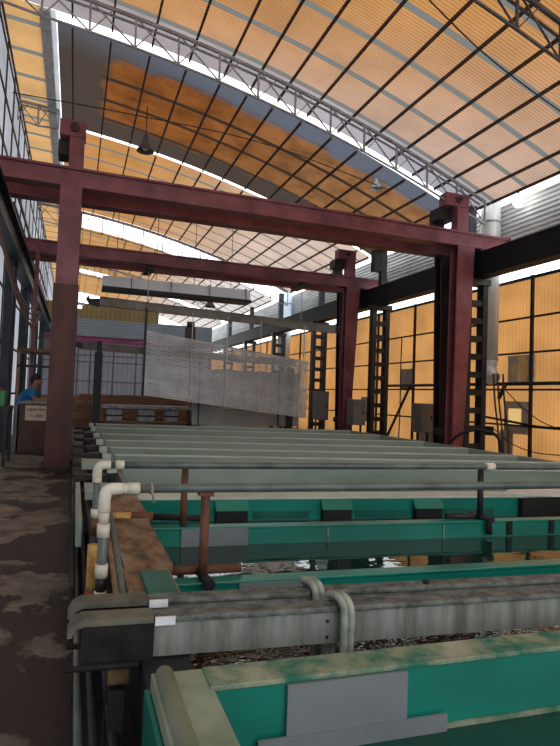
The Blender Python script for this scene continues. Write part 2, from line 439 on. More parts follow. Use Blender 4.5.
truss(6.45, XW, 9.3, .6, M['truss_dark'], 'dark lattice roof truss crossing the top right corner, nearest of all')
truss(11.06, XW, 9.25, .6, M['truss'], 'grey lattice roof truss along the first bright roof gap')
truss(16., XW, -.75, .55, M['truss'], 'short grey truss end beside the left wall', .5)
truss(24.6, XW, 9.25, .75, M['truss'], 'grey lattice truss along the second bright roof gap')
truss(34.5, XW, 9.25, .7, M['truss'], 'grey lattice truss farthest down the hall')
# ================================================================== COLUMNS AND RUNWAY BEAMS
CY = [6.9, 11.59, 15.9, 20.7, 25.5, 30.3, 35.]
names = {6.9: 'black battened steel column at the right edge, nearest the viewer',
         11.59: 'black battened steel column right behind the near gantry leg, beside the silver duct',
         15.9: 'black battened steel column between the two gantry legs on the right',
         20.7: 'black battened steel column at the right end of the hanging profiles',
         25.5: 'black battened column beside the far blue-grey duct',
         30.3: 'second farthest black battened column under the right runway beam',
         35.: 'farthest black battened column under the right runway beam'}
for yu in CY:
    y = 11.31 if abs(yu - 11.59) < .01 else yu
    t = thing('steel_column', names[yu], 'column', (9.2, y, 0), 'battened columns along the right wall')
    for x in (8.96, 9.44):
        MB().box(x - .07, x + .07, y - .12, y + .12, 0, 4.42).build('chord', M['black_steel'], t)
    z = .45
    while z < 4.3:
        MB().box(9.03, 9.37, y - .1, y + .1, z - .07, z + .07).build('batten', M['black_steel'], t); z += .44
    MB().box(8.84, 9.56, y - .16, y + .16, 4.42, 4.57).build('cap_plate', M['black_steel'], t)
    MB().box(9.16, 9.36, yu - .1, yu + .1, 5.2, arch(9.2) - .12).build('upper_post', M['blue_steel'], t)
    MB().box(8.88, 9.14, yu - .12, yu + .12, 5.66, 6.35).build('bracket_box', M['black_steel'], t) if y < 18 else None
rb = thing('runway_beam', 'dark steel runway beam along the right wall under the cladding', 'beam', (9.2, 18, 4.86), 'crane runway beams')
MB().box(9.16, 9.24, -3, 44, 4.62, 5.14).build('web', M['beam_dark'], rb)
MB().box(9.02, 9.38, -3, 44, 5.12, 5.17).build('top_flange', M['beam_dark'], rb)
MB().box(9.02, 9.38, -3, 44, 4.57, 4.63).build('bottom_flange', M['beam_dark'], rb)
MB().box(9.03, 9.1, -3, 44, 4.6, 5.14).build('side_plate', M['beam_dark'], rb)
rl = thing('runway_beam', 'dark blue steel runway beam along the left wall', 'beam', (-1.45, 18, 4.8), 'crane runway beams')
MB().box(-1.5, -1.42, 5, 44, 4.5, 5.05).build('web', M['blue_steel'], rl)
MB().box(-1.6, -1.3, 5, 44, 5.03, 5.09).build('top_flange', M['blue_steel'], rl)
MB().box(-1.6, -1.3, 5, 44, 4.45, 4.52).build('bottom_flange', M['blue_steel'], rl)
lab_l = {9.6: 'nearest dark lattice column against the white left wall', 14.6: 'dark lattice column on the left, beside the raised shelf', 18.8: 'dark lattice column on the left, behind the worker',
         23.2: 'second farthest dark lattice column on the left', 28.: 'farthest dark lattice column on the left wall'}
for y, l in lab_l.items():
    t = thing('lattice_column', l, 'column', (-1.5, y, 0), 'lattice columns along the left wall')
    for dy in (-.35, .35):
        MB().box(-1.62, -1.44, y + dy - .06, y + dy + .06, 0, 4.45).build('chord', M['blue_steel'], t)
    for k in range(5):
        z = .4 + k * .85
        MB().box(-1.56, -1.5, y - .3, y + .3, z - .05, z + .05).build('batten', M['blue_steel'], t)
        MB().beam((-1.53, y - .3, z), (-1.53, y + .3, z + .8), .04, .05).build('brace', M['blue_steel'], t)

# ================================================================== GANTRY CRANES
def girder(y, mat_side=M['maroon']):
    mb = MB()
    mb.box(-1.62, 9.95, y - .10, y + .10, 5.30, 5.58)
    mb.box(-1.62, 9.95, y - .15, y + .15, 5.57, 5.62)
    mb.box(-1.62, 9.95, y - .15, y + .15, 5.25, 5.30)
    mb.box(9.95, 9.98, y - .16, y + .16, 5.22, 5.64)
    return mb
def gantry(y, label):
    t = thing('gantry_crane', label, 'crane', (4., y, 0), 'maroon gantry cranes')
    for k, yy in enumerate((y, y + .93)):
        girder(yy).build('girder', M['maroon'], t, .008)
        # left leg: H-section with flanges facing along the hall
        mb = MB()
        for s in (-1, 1): mb.box(-.42, -.04, yy + s * .13 - .02, yy + s * .13 + .02, 0.03, 5.25)
        mb.box(-.25, -.21, yy - .13, yy + .13, 0.03, 5.25)
        lg = mb.build('leg', M['maroon'], t)
        MB().box(-.45, -.01, yy - .165, yy + .165, .03, 3.42).build('worn_casing', M['maroon_worn'], t)
        MB().box(-.52, .02, yy - .22, yy + .22, 0, .05).build('base_plate', M['maroon_dark'], t)
        # right leg: tapers towards the foot
        x0, x1, b0, b1 = ((8.42, 8.90, 8.38, 8.66) if k == 0 else (8.62, 9.06, 8.72, 9.02))
        mb = MB()
        for s in (-1, 1):
            ya, yb = yy + s * .13 - .02, yy + s * .13 + .02
            mb.hexa([(b0, ya, .03), (b1, ya, .03), (b1, yb, .03), (b0, yb, .03), (x0, ya, 5.25), (x1, ya, 5.25), (x1, yb, 5.25), (x0, yb, 5.25)])
        mb.hexa([(b0 + .10, yy - .12, .03), (b0 + .16, yy - .12, .03), (b0 + .16, yy + .12, .03), (b0 + .10, yy + .12, .03),
                 (x0 + .2, yy - .12, 5.25), (x0 + .26, yy - .12, 5.25), (x0 + .26, yy + .12, 5.25), (x0 + .2, yy + .12, 5.25)])
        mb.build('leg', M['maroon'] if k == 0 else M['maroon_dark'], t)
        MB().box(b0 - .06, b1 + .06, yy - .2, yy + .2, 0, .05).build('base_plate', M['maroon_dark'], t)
    # heads above the girders
    for xa, xb, x2, x3 in ((-.3, -.04, -.48, -.02), (8.40, 8.72, 8.06, 8.72)):
        MB().box(xa, xb, y - .12, y + .12, 5.62, 6.22).build('head_post', M['maroon'], t)
        hb = MB().box(x2, x3, y - .14, y + .16, 6.2, 6.5).build('head_box', M['maroon'], t, .01)
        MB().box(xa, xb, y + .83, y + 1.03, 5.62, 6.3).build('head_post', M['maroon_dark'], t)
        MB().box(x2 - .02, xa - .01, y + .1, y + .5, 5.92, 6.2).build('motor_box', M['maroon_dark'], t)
        MB().tube([((x2 + x3) / 2 + .03, y - .2, 6.36), ((x2 + x3) / 2 + .03, y - .14, 6.36)], .085, 18).build('bearing_cap', M['maroon_worn'], t)
        MB().tube([((x2 + x3) / 2 + .03, y - .23, 6.36), ((x2 + x3) / 2 + .03, y - .2, 6.36)], .045, 14).build('bearing_pin', M['maroon_dark'], t)
    for yy in (y, y + .93):
        MB().box(9.05, 9.35, yy - .18, yy + .18, 5.17, 5.25).build('bearing_block', M['maroon_dark'], t)
    MB().box(-.3, -.12, y + .14, y + .79, 3.3, 3.5).build('tie_beam', M['maroon_dark'], t)
    MB().box(8.5, 8.66, y + .14, y + .79, .7, .86).build('tie_beam', M['maroon_dark'], t)
    return t
gantry(11.12, 'near maroon steel gantry crane with two girders spanning the baths')
gantry(16.9, 'far maroon steel gantry crane beyond the first, over hanging profiles')

# ================================================================== BATHS
def xo(mb, name, mat, parent, bevel=0.): return mb.xf(sk).build(name, mat, parent, bevel)
RZ = .55
XR = 7.85
def bath(v0, v1, label, wall, rim, liquid, wz, x0=.5, far_t=.12, near_t=.1, top=RZ, wall_l=None, end_t=.18):
    """bath from v0 (outer face of near wall) to v1 (outer face of far wall)"""
    t = thing('dipping_bath', label, 'bath', (.6, (v0 + v1) / 2, 0), 'baths in the dipping line')
    xo(MB().box(x0 - end_t, x0, v0, v1, 0.0, top - (.07 if end_t < .1 else 0)), 'end_wall', wall_l or wall, t)
    xo(MB().box(XR, XR + .1, v0, v1, 0, top), 'end_wall', wall, t)
    xo(MB().box(x0, XR, v1 - far_t, v1, 0, top - .012), 'far_wall', wall, t)
    if near_t: xo(MB().box(x0, XR, v0, v0 + near_t, 0, top - .012), 'near_wall', wall, t)
    xo(MB().box(x0 - .01, XR, v1 - far_t - .008, v1, top - .012, top + .006), 'rim', rim, t, .004)
    xo(MB().box(x0, XR, v0 + near_t, v1 - far_t, .02, wz), 'liquid', liquid, t)
    return t
# nearest bath, green, with its grey repair sheets
t = bath(.3, 1.93, 'nearest green bath with grey repair sheet, at the bottom of the picture', M['green_pp'], M['green_rim'], M['water_green'], .31,
         x0=.47, far_t=.13, near_t=.1, wall_l=M['pale_rim'])
xo(MB().box(.72, 1.17, 1.782, 1.796, .30, .535), 'repair_sheet', M['patch'], t)
xo(MB().box(.62, 1.33, 1.772, 1.784, .30, .37), 'repair_strip', M['patch'], t)
xo(MB().box(1.33, XR, 1.786, 1.797, .31, .326), 'weld_bead', M['green_rim'], t)
xo(MB().tube([(.33, .3, .555), (.33, 1.91, .555)], .03, 12), 'edge_pipe', M['pale_rim'], t)
xo(MB().box(.27, .285, .3, 1.93, .05, .5), 'side_sheet', M['green_pp'], t)
# bath under the two bars
t = bath(1.93, 3.12, 'murky bath lying under the two crossbars', M['green_pp'], M['green_pp'], M['water_brown'], .33, x0=.47, far_t=.1, near_t=.0, top=.475, wall_l=M['black_steel'])
xo(MB().box(.29, .53, 2.62, 3.12, .476, .545), 'ledge', M['brown_ledge'], t)
xo(MB().box(.9, 1.32, 3.005, 3.018, .37, .47), 'repair_sheet', M['patch'], t)
# rinse baths
t = bath(3.12, 4.22, 'green rinse bath with still dark water, behind the crossbars', M['green_pp'], M['green_pp'], M['water_dark'], .385, x0=.54, far_t=.1, near_t=0, top=.515, wall_l=M['green_dark'])
xo(MB().box(.30, .56, 3.13, 4.23, .515, .552), 'ledge', M['brown_ledge'], t)
xo(MB().box(.78, 1.27, 4.098, 4.118, .38, .512), 'repair_sheet', M['patch'], t)
for x in (3.5, 3.92, 4.1, 4.55, 5.0, 5.35):
    xo(MB().box(x, x + .05, 4.105, 4.118, .40, .515), 'black_drip', M['void'], t)
for x in (1.9, 2.9, 6.1): xo(MB().box(x, x + .008, 4.11, 4.118, .38, .5), 'weld_seam', M['green_rim'], t)
t = bath(4.22, 5.4, 'green overflow bath with a row of black outlets in its far wall', M['green_pp'], M['grey_rim'], M['water_dark'], .345, x0=.56, far_t=.3, near_t=0, top=RZ, wall_l=M['green_dark'])
xo(MB().box(.31, .575, 4.235, 5.39, .55, .562), 'ledge', M['brown_ledge'], t)
xo(MB().box(4.4, 5.1, 5.03, 5.099, .346, .535), 'open_end', M['void'], t)  # darkness under the pale sheet put in as a black block
for x in (1.25, 2.25, 3.2, 5.7, 6.7):
    nt_ = xo(MB().hexa([(x, 5.02, .45), (x + .3, 5.02, .45), (x + .3, 5.1, .45), (x, 5.1, .45), (x, 5.085, .535), (x + .3, 5.085, .535), (x + .3, 5.1, .535), (x, 5.1, .535)]), 'outlet_hood', M['green_pp'], t)
    xo(MB().box(x + .01, x + .29, 5.03, 5.099, .346, .451), 'outlet_mouth', M['void'], t)  # black block stands for the shade inside the outlet
    xo(MB().box(x + .36, x + .9, 5.09, 5.1, .36, .43), 'weld_band', M['green_dark'], t)
o = xo(MB().box(.37, .51, 2.66, 3.0, .546, .566), 'cover_plate', M['green_dark'], None, .003); tag(o, 'small green plate lying on the ledge behind the crossbars', 'plate')
# left ledge of rinse baths: boards stained with rust
# grey baths
GB = [(5.4, 7.5, 'large grey bath directly behind the green overflow bath'),
      (7.5, 8.72, 'second grey bath counted from the green baths'),
      (8.72, 9.85, 'third grey bath from the green baths, before the near gantry legs'),
      (9.85, 11.25, 'grey bath standing in line with the near gantry legs'),
      (11.25, 12.85, 'grey bath just beyond the near gantry legs'),
      (12.85, 14.85, 'second farthest grey bath, below the hanging profiles'),
      (14.85, 16.6, 'farthest grey bath in the line')]
for i, (a, b, l) in enumerate(GB):
    t = bath(a, b, l, M['grey_pp'], M['grey_rim'], M['water_grey'], .2 if i else .12, x0=.62, far_t=.13, near_t=.0, end_t=.06, wall_l=M['green_dark'] if i < 0 else M['box_grey'])
    xo(MB().box(.14 if i < 2 else .24, .44, a + .08, a + (.62 if i < 2 else .3), .47, .55), 'bar_seat', M['grey_pp'] if i < 2 else M['black_steel'], t, .006)
    xo(MB().box(.28, .36, a + .16, a + .28, 0, .47), 'seat_leg', M['black_steel'], t)
    xo(MB().box(.06, .44, b - .32, b - .18, .40, .46), 'end_bracket', M['black_steel'], t)
    xo(MB().box(.03, .44, b - .62, b - .56, .30, .34), 'end_bracket', M['black_steel'], t)
    xo(MB().box(.44, .56, b - .14, b - .02, .46, .565), 'rim_block', M['grey_rim'], t)
o = xo(MB().box(.06, .10, 4.2, 6.0, .38, .56), 'plank', M['grey_pp'], None, .004)
tag(o, 'grey-green plank on edge beside the upright pipes', 'plank')
for y in (3.9, 5.7):
    pass
o = MB(); o.box(.035, .055, 3.6, 16, .0, .30); o = xo(o, 'kerb_plate', M['black_steel'], None)
tag(o, 'black steel kerb plate along the walkway edge', 'plate')
for x, r, m, l in ((.075, .016, 'pvc_grey', 'thin grey pipe lying lengthwise in the trench nearest the walkway'), (.13, .02, 'black_steel', 'thick black pipe lying lengthwise in the trench'),
                   (.2, .022, 'black_steel', 'black pipe lying in the trench closest to the bath wall')):
    o = MB().tube([(x, .5, .2), (x, 3.2, .2), (x, 9., .2)], r, 10).build('trench_pipe', M[m]); tag(o, l, 'pipe', 'pipes in the trench')
for y in (.9, 2.9, 5.6, 8.6):
    o = MB().box(.058, .24, y - .02, y + .02, 0, .177).build('pipe_cradle', M['black_steel'])
    tag(o, {.9: 'nearest low black cradle under the trench pipes', 2.9: 'low black cradle under trench pipes behind the crossbars', 5.6: 'low black cradle under the trench pipes beside the large grey bath', 8.6: 'farthest low black cradle under the trench pipes'}[y], 'bracket', 'cradles under the trench pipes')
# two loose poles leaning along the ledge
for x, l, m in ((.265, 'thin brown pole leaning beside the rust-stained ledge', 'brown_ledge'), (.30, 'dark grey pole leaning against the rust-stained ledge', 'pvc_grey')):
    o = MB().tube([(x - .03, 2.5, .50), (x, 4.6, .60)], .016 if m == 'brown_ledge' else .02, 10).build('pole', M[m]); tag(o, l, 'pole')

# ------------------------------------------------------------------ crossbars lying over the near bath
KB = lambda c: Vector((c.x, c.y - .105 * (c.x - .6), c.z))
def crossbar(v, label, taglabel):
    xo = lambda mb, name, mat, parent, bevel=0.: mb.xf(KB).build(name, mat, parent, bevel)
    t = thing('crossbar', label, 'bar', (4, v, .46), 'crossbars over the near bath')
    x0, x1 = .02, 8.2
    xo(MB().box(.33, x1, v - .022, v + .022, .482, .612), 'side_plate', M['bar'], t)
    xo(MB().box(.33, x1, v + .03, v + .05, .482, .612), 'side_plate', M['bar'], t)
    xo(MB().box(x0 + .05, .335, v - .024, v + .05, .47, .612), 'bar_end', M['bar_end'], t)
    xo(MB().box(.33, x1, v - .034, v + .055, .610, .635), 'top_cap', M['bar_top'], t, .008)
    xo(MB().prism([(x0, .575), (x0 + .015, .575), (x0 + .03, .605), (x0 + .06, .615), (.33, .615), (.33, .64), (x0 + .05, .64), (x0 + .015, .62), (x0, .59)], 'y', v - .036, v + .057), 'end_cap', M['bar_cap_end'], t)
    return t
def xb(mb, name, mat, parent, bevel=0.): return mb.xf(KB).build(name, mat, parent, bevel)
c1 = crossbar(2.215, 'front grey crossbar laid over the near bath', None)
c2 = crossbar(2.40, 'rear grey crossbar behind a matching one over the near bath', None)
xb(MB().box(.335, .41, 2.170, 2.180, .607, .638), 'paper_tag', M['tag'], c1)
xb(MB().box(.335, .41, 2.355, 2.364, .607, .638), 'paper_tag', M['tag'], c2)
for x in (1.02, 1.03):
    pass
for z in (.51, .575): xb(MB().tube([(1.035, 2.19, z), (1.035, 2.185, z)], .006, 8), 'bolt', M['void'], c1)
xb(MB().tube([(1.62, 2.40, .635), (1.62, 2.40, .65)], .014, 10), 'bolt', M['bar_end'], c2)
# saddles the bars rest on
for v, l in ((2.215, 'brown saddle block carrying the front crossbar end'), (2.41, 'brown saddle block carrying the rear crossbar end')):
    t = thing('saddle', l, 'bracket', (.2, v, 0), 'saddles under the crossbars')
    xb(MB().box(.17, .25, v - .035, v + .05, .39, .47), 'block', M['dirty_timber'], t, .006)
    xb(MB().box(.18, .235, v - .03, v + .04, 0, .37), 'post', M['black_steel'], t)
    xb(MB().tube([(.02, v - .05, .47), (.28, v - .05, .47)], .012, 8), 'pin', M['bar_end'], t)
    t2 = thing('saddle', l.replace('crossbar end', 'crossbar right end'), 'bracket', (8.1, v, 0), 'saddles under the crossbars')
    xb(MB().box(8.02, 8.14, v - .04, v + .05, 0, .47), 'post', M['black_steel'], t2)
# hose looped over both bars
t = thing('hose_loop', 'ribbed grey hose looped over both crossbars', 'hose', (1.09, 2.2, .4))
for k, (v, x) in enumerate(((2.19, 1.10), (2.385, 1.06))):
    pts = bez([(x, v - .042, .33), (x, v - .046, .5), (x, v - .046, .62), (x - .005, v - .022, .664), (x - .015, v + .03, .672), (x - .02, v + .078, .645), (x - .02, v + .085, .56), (x - .02, v + .085, .38)], 10)
    for dx in (-.014, .014):
        xb(MB().tube([p + Vector((dx, 0, 0)) for p in pts], .016, 10), 'hose_strand', M['hose'], t)

# ------------------------------------------------------------------ pipes
def pipe_run(v, label, segs, sag=0., xr=7.6, zc=.98):
    t = thing('pipe_run', label, 'pipe', (.18, v, 0), 'plastic pipe runs over the rinse baths')
    r = .027; x = .18
    z0 = .20
    xo(MB().tube([(x, v, z0), (x, v, zc - .05)], r * .93, 14), 'riser', M['pvc_grey'], t)
    xo(MB().tube(bez([(x, v, zc - .12), (x, v, zc - .05), (x + .010, v, zc - .012), (x + .04, v, zc), (x + .085, v, zc)], 6), r * 1.18, 14), 'elbow', M['pvc_white'], t)
    for a, b, m, q in segs:
        xo(MB().tube([(x, v, a), (x, v, b)], r * q, 14), 'coupling' if q > 1.05 else 'riser_section', M[m], t)
    xs = [x + .08, .6, 2, 4, xr]
    xo(MB().tube([(q, v, zc - (sag if 1 < i < 4 else 0)) for i, q in enumerate(xs)], r * .9, 14), 'cross_pipe', M['pvc_grey'], t)
    xo(MB().tube([(x + .115, v, zc), (x + .175, v, zc)], r * 1.22, 14), 'coupling', M['pvc_white'], t)
    return t
pa = pipe_run(3.07, 'front grey pipe run with cream elbow, resting on rusty posts', [(.80, .87, 'pvc_white', 1.02), (.73, .80, 'pvc_white', 1.22), (.52, .59, 'pvc_white', 1.22), (.45, .52, 'black', .98), (.38, .45, 'pvc_white', 1.18)], xr=7.4)
xo(MB().tube([(.25, 3.07, .98), (.31, 3.07, .98)], .029, 14), 'sleeve', M['pvc_white'], pa)
pb = pipe_run(4.05, 'rear grey pipe run with cream elbow, beyond the front one', [(.62, .68, 'pvc_white', 1.2), (.50, .62, 'rust', 1.02), (.28, .42, 'pvc_yellow', 1.1)], xr=7.4)
xo(MB().tube([(3.23, 4.05, .98), (3.31, 4.05, .98)], .034, 14), 'coupling', M['pvc_white'], pb)
# yellowed stubs along the risers
xo(MB().tube([(.145, 3.35, .30), (.145, 3.35, .62)], .03, 12), 'cradle_pipe', M['pvc_yellow'], pb)
xo(MB().tube([(.145, 3.35, .32), (.145, 3.35, .36)], .034, 12), 'red_band', M['red_cap'], pb)
pts = bez([(.54, 3.05, .98 + .03), (.56, 3.03, .985), (.55, 3.04, .94), (.575, 3.06, .90)], 6)
o = xo(MB().tube([(.42, 3.036, 1.0), (.42, 3.045, .955), (.43, 3.04, .91)], .006, 6), 'string_tie', M['rope'], pa)
xo(MB().tube([(.415, 3.07 + .03 * math.cos(a), .983 + .03 * math.sin(a)) for a in [k * PI / 6 for k in range(13)]], .006, 6, cap=False), 'string_tie', M['rope'], pa)

def post(x, v, zt, label, mat, zb=.40, foot=True, flange=False):
    t = thing('pipe_post', label, 'post', (x, v, zb), 'posts carrying the pipes')
    xo(MB().tube([(x, v, zb), (x, v, zt - .028)], .025, 12), 'shaft', mat, t)
    if flange: xo(MB().box(x - .04, x + .04, v - .035, v + .035, zt - .045, zt - .026), 'flange', mat, t)
    return t
p = post(.71, 3.07, .985, 'front rusty post with flat top flange, under the front pipe', M['rust'], .475, flange=True)
p2 = post(.80, 4.17, .985, 'rear rusty post standing in the rinse baths, under the rear pipe', M['rust'], .515)
p3 = post(3.28, 4.17, .985, 'dark post at the right, near the white collar of the rear pipe', M['black_steel'], .515)
p4 = post(3.62, 3.07, .985, 'dark post at the right under the front pipe', M['black_steel'], .475)
o = thing('stub_pipe', 'rusty brown stub pipe lying at the foot of the front post', 'pipe', (.7, 3.1, .5))
xo(MB().tube([(.50, 3.17, .505), (.95, 3.17, .505)], .026, 12), 'cross_tube', M['rust'], o)
xo(MB().tube([(.71, 3.18, .50), (.725, 2.93, .495)], .026, 12), 'branch_tube', M['bar_end'], o)
xo(MB().tube([(.72, 2.955, .5), (.72, 2.955, .38)], .024, 12), 'drop_tube', M['bar_end'], o)
o = thing('stub_pipe', 'yellowed stub pipe across the ledge at the foot of the rear post', 'pipe', (.6, 4.2, .57))
xo(MB().tube([(.24, 4.3, .572), (.46, 4.3, .572)], .03, 12), 'yellow_tube', M['pvc_yellow'], o)
xo(MB().tube([(.44, 4.3, .57), (.60, 4.3, .565)], .034, 12), 'rusty_coupling', M['rust'], o)
xo(MB().tube([(.58, 4.3, .565), (.98, 4.25, .555)], .024, 12), 'grey_tube', M['bar_end'], o)
o = thing('stub_pipe', 'black tee pipe at the foot of the right dark post', 'pipe', (3.28, 4.2, .54))
xo(MB().tube([(3.0, 4.23, .54), (3.35, 4.20, .54)], .026, 12), 'cross_tube', M['black_steel'], o)
xo(MB().tube([(3.28, 4.3, .54), (3.31, 4.05, .54)], .026, 12), 'branch_tube', M['black_steel'], o)
xo(MB().tube([(3.30, 4.075, .535), (3.30, 4.075, .42)], .024, 12), 'drop_tube', M['bar_end'], o)
o = xo(MB().tube([(3.35, 3.2, .5), (3.75, 3.14, .5)], .03, 12), 'stub_pipe', M['bar_end'], None)
tag(o, 'short dark pipe end at the right edge above the front rinse bath', 'pipe')
# loose pale sheet over the end of the overflow bath, hose arch at the far end
o = xo(MB().hexa([(4.25, 5.13, .558), (6.9, 4.35, .575), (6.9, 5.3, .60), (4.5, 5.36, .572), (4.25, 5.13, .575), (6.9, 4.35, .592), (6.9, 5.3, .617), (4.5, 5.36, .59)]), 'cover_sheet', M['pale_sheet'], None)
tag(o, 'pale grey sheet laid over the right end of the overflow bath', 'sheet')
# foam flecks and ripples at the rinse overflow
for i in range(9):
    x = 1.2 + random.random() * .9; v = 3.14 + random.random() * .16
    pass

# ================================================================== HANGING PROFILES
def hoistbar(y, xa, za, xb, zb, h, label):
    t = thing('hoist_bar', label, 'bar', ((xa + xb) / 2, y, (za + zb) / 2), 'hoisted carrier bars')
    MB().beam((xa, y, za), (xb, y, zb), .12, h).build('bar', M['hoist'], t, .01)
    MB().beam((xa, y, za + h / 2 + .012), (xb, y, zb + h / 2 + .012), .18, .024).build('cap_strip', M['hoist'], t)
    return t
hb = hoistbar(17., .57, 4.06, 8.13, 3.80, .24, 'long grey carrier bar hoisted below the far gantry')
for x in (.57, 8.0):
    d = -1 if x < 4 else 1
    MB().prism([(x, 3.9), (x + d * .28, 3.95), (x + d * .38, 4.1), (x + d * .32, 4.22), (x + d * .27, 4.12), (x, 4.14)] if d < 0 else
               [(x, 3.68), (x + .28, 3.7), (x + .38, 3.85), (x + .32, 3.97), (x + .27, 3.88), (x, 3.9)], 'y', 16.95, 17.05).build('end_hook', M['black_steel'], hb)
for x, l in ((1.95, 'left hoist cable holding the long carrier bar'), (6.95, 'right hoist cable holding the long carrier bar')):
    z = 4.06 - .26 * (x - .57) / 7.56 + .14
    t = thing('hoist_cable', l, 'cable', (x, 17.0, z), 'hoist cables')
    MB().tube([(x, 17.15, z - .03), (x, 17.15, 5.16)], .014, 8).build('wire', M['galv'], t)
    MB().box(x - .03, x + .03, 16.93, 17.17, z - .03, z).build('clamp', M['black_steel'], t)
    MB().box(x - .12, x + .12, 16.86, 17.9, 5.14, 5.248).build('trolley', M['black_steel'], t)
hb2 = hoistbar(18.7, .2, 2.86, 7.4, 2.70, .2, 'dark lower carrier bar with a hooked left end, on the black post')
MB().prism([(.2, 2.76), (-.12, 2.86), (-.22, 3.0), (-.14, 3.06), (-.08, 2.98), (.2, 2.96)], 'y', 18.65, 18.75).build('end_hook', M['black_steel'], hb2)
t = thing('bar_stand', 'tall black post carrying the hooked carrier bar', 'post', (.68, 18.7, 0))
MB().box(.56, .80, 18.58, 18.82, 0, 2.70).build('shaft', M['black_steel'], t)
MB().box(.62, .76, 18.52, 18.58, 2.55, 3.05).build('prong', M['black_steel'], t)
MB().box(.62, .76, 18.82, 18.88, 2.55, 3.05).build('prong', M['black_steel'], t)
MB().box(.45, .9, 18.45, 18.95, 0, .05).build('foot', M['black_steel'], t)
t = thing('bar_stand', 'black post holding the far end of the hooked carrier bar', 'post', (7.2, 18.7, 0))
MB().box(7.1, 7.34, 18.58, 18.82, 0, 2.56).build('shaft', M['black_steel'], t)
MB().box(7.0, 7.44, 18.45, 18.95, 0, .05).build('foot', M['black_steel'], t)

# front bundle of aluminium profiles, tilting down to the right
prof0 = None; N_P = 36
for i in range(N_P):
    f = i / (N_P - 1)
    zl = 3.30 + (1.42 - 3.30) * f; zr = 2.66 + (.84 - 2.66) * f
    th = .025 if 6 <= i <= 16 else .034 if i < 26 else .040
    jx = random.uniform(-.03, .03)
    if prof0 is None:
        mb = MB().box(-2.65, 2.65, -.03, .03, -.5, .5)
        prof0 = mb.build('aluminium_profile', M['profile']); o = prof0
    else:
        o = prof0.copy(); COL.objects.link(o)
    ang = math.atan2(zr - zl, 5.3)
    L = 5.3 / math.cos(ang)
    o.location = (4.55 + jx, 17. + random.uniform(-.02, .02), (zl + zr) / 2)
    o.rotation_euler = (0, -ang, 0); o.scale = (L / 5.3, 1, th)
    tag(o, 'pale aluminium profile hanging slanted under the long carrier bar' if 0 < i < N_P - 1 else
        ('topmost pale aluminium profile of the slanted hanging bundle' if i == 0 else 'lowest pale aluminium profile of the slanted hanging bundle'), 'profile', 'slanted hanging profiles')
for x, m, l, w in ((1.9, 'black_steel', 'dark hanging rod clamping the left ends of the slanted profiles', .07), (3.3, 'galv', 'thin hanging rod between left end and middle of the slanted profiles', .02), (4.4, 'galv', 'thin hanging rod at the middle of the slanted profiles', .02),
                (5.5, 'galv', 'thin hanging rod right of the middle of the slanted profiles', .02), (7.0, 'galv', 'pale hanging rod clamping the right ends of the slanted profiles', .035)):
    zl = 3.3 - .64 * (x - 1.9) / 5.3; zb = 1.42 - .58 * (x - 1.9) / 5.3
    zt = 4.06 - .26 * (x - .57) / 7.56 - .12
    o = MB().box(x - w / 2, x + w / 2, 16.90, 16.94, zb - .05, zt + .1).build('hanging_rod', M[m]); tag(o, l, 'rod', 'rods of the hanging bundle')
# rear bundle
q0 = None
for i in range(20):
    f = i / 19; zz = 2.30 + (.50 - 2.30) * f
    if q0 is None: q0 = MB().box(3.75, 7.6, 18.64, 18.76, -.043, .043).build('aluminium_profile', M['profile_back']); o = q0
    else: o = q0.copy(); COL.objects.link(o)
    o.location = (random.uniform(-.02, .02), 0, zz)
    tag(o, 'grey profile in the level bundle hanging behind the slanted one' if i < 19 else 'lowest grey profile of the level bundle behind the slanted one', 'profile', 'level hanging profiles')
for x, l in ((3.95, 'left rod holding the level rear bundle'), (6.8, 'right rod holding the level rear bundle')):
    o = MB().box(x - .02, x + .02, 18.60, 18.64, .45, 2.75).build('hanging_rod', M['black_steel']); tag(o, l, 'rod', 'rods of the rear bundle')

# ================================================================== FAR END
t = thing('storage_rack', 'low rack of wrapped bundles and dark trays beyond the baths', 'rack', (2.4, 20.5, 0))
MB().box(.9, 4.1, 20.3, 20.9, .30, .42).build('deck', M['wood'], t)
MB().box(.9, 4.1, 20.28, 20.9, .88, 1.0).build('top_deck', M['bag'], t)
for x in (.95, 4.02):
    MB().box(x - .05, x + .05, 20.3, 20.9, 0, 1.15).build('end_post', M['wood'], t)
for x, w in ((1.35, .55), (2.45, .6), (3.35, .5)):
    b = MB().box(x - w / 2, x + w / 2, 20.35, 20.8, .42, .86)
    tt = thing('wrapped_bundle', {1.35: 'left pale wrapped bundle on the low rack', 2.45: 'middle pale wrapped bundle on the low rack', 3.35: 'right pale wrapped bundle on the low rack'}[x], 'bundle', (x, 20.6, .42), 'wrapped bundles on the rack')
    b.build('wrap', M['bag'], tt, .05); MB().box(x - w / 2 - .01, x + w / 2 + .01, 20.34, 20.81, .6, .66).build('strap', M['black_steel'], tt)
for k, (z0, z1, xa, xb) in enumerate(((0, .35, .0, 5.2), (.35, .62, .3, 5.0), (.62, .85, .1, 5.1), (.85, 1.08, .4, 4.8), (1.08, 1.32, .2, 5.1))):
    o = MB().box(xa, xb, 24. - .04 * (k % 2), 24.8, z0, z1).build('board_stack', M['wood'], None, .01)
    tag(o, ['bottom layer of the brown board pile near the back wall', 'second layer from the bottom of the brown board pile', 'middle layer of the brown board pile',
            'fourth layer of the brown board pile, just under the top', 'top layer of the brown board pile near the back wall'][k], 'boards', 'brown board pile')
t = thing('light_crane', 'magenta crane girder along the back partition', 'crane', (3, 31.5, 4.2))
MB().box(XW + .1, 7.4, 31.4, 31.65, 4.02, 4.3).build('girder', M['magenta'], t)
MB().box(XW + .1, 7.4, 31.34, 31.71, 4.3, 4.34).build('flange', M['magenta'], t)
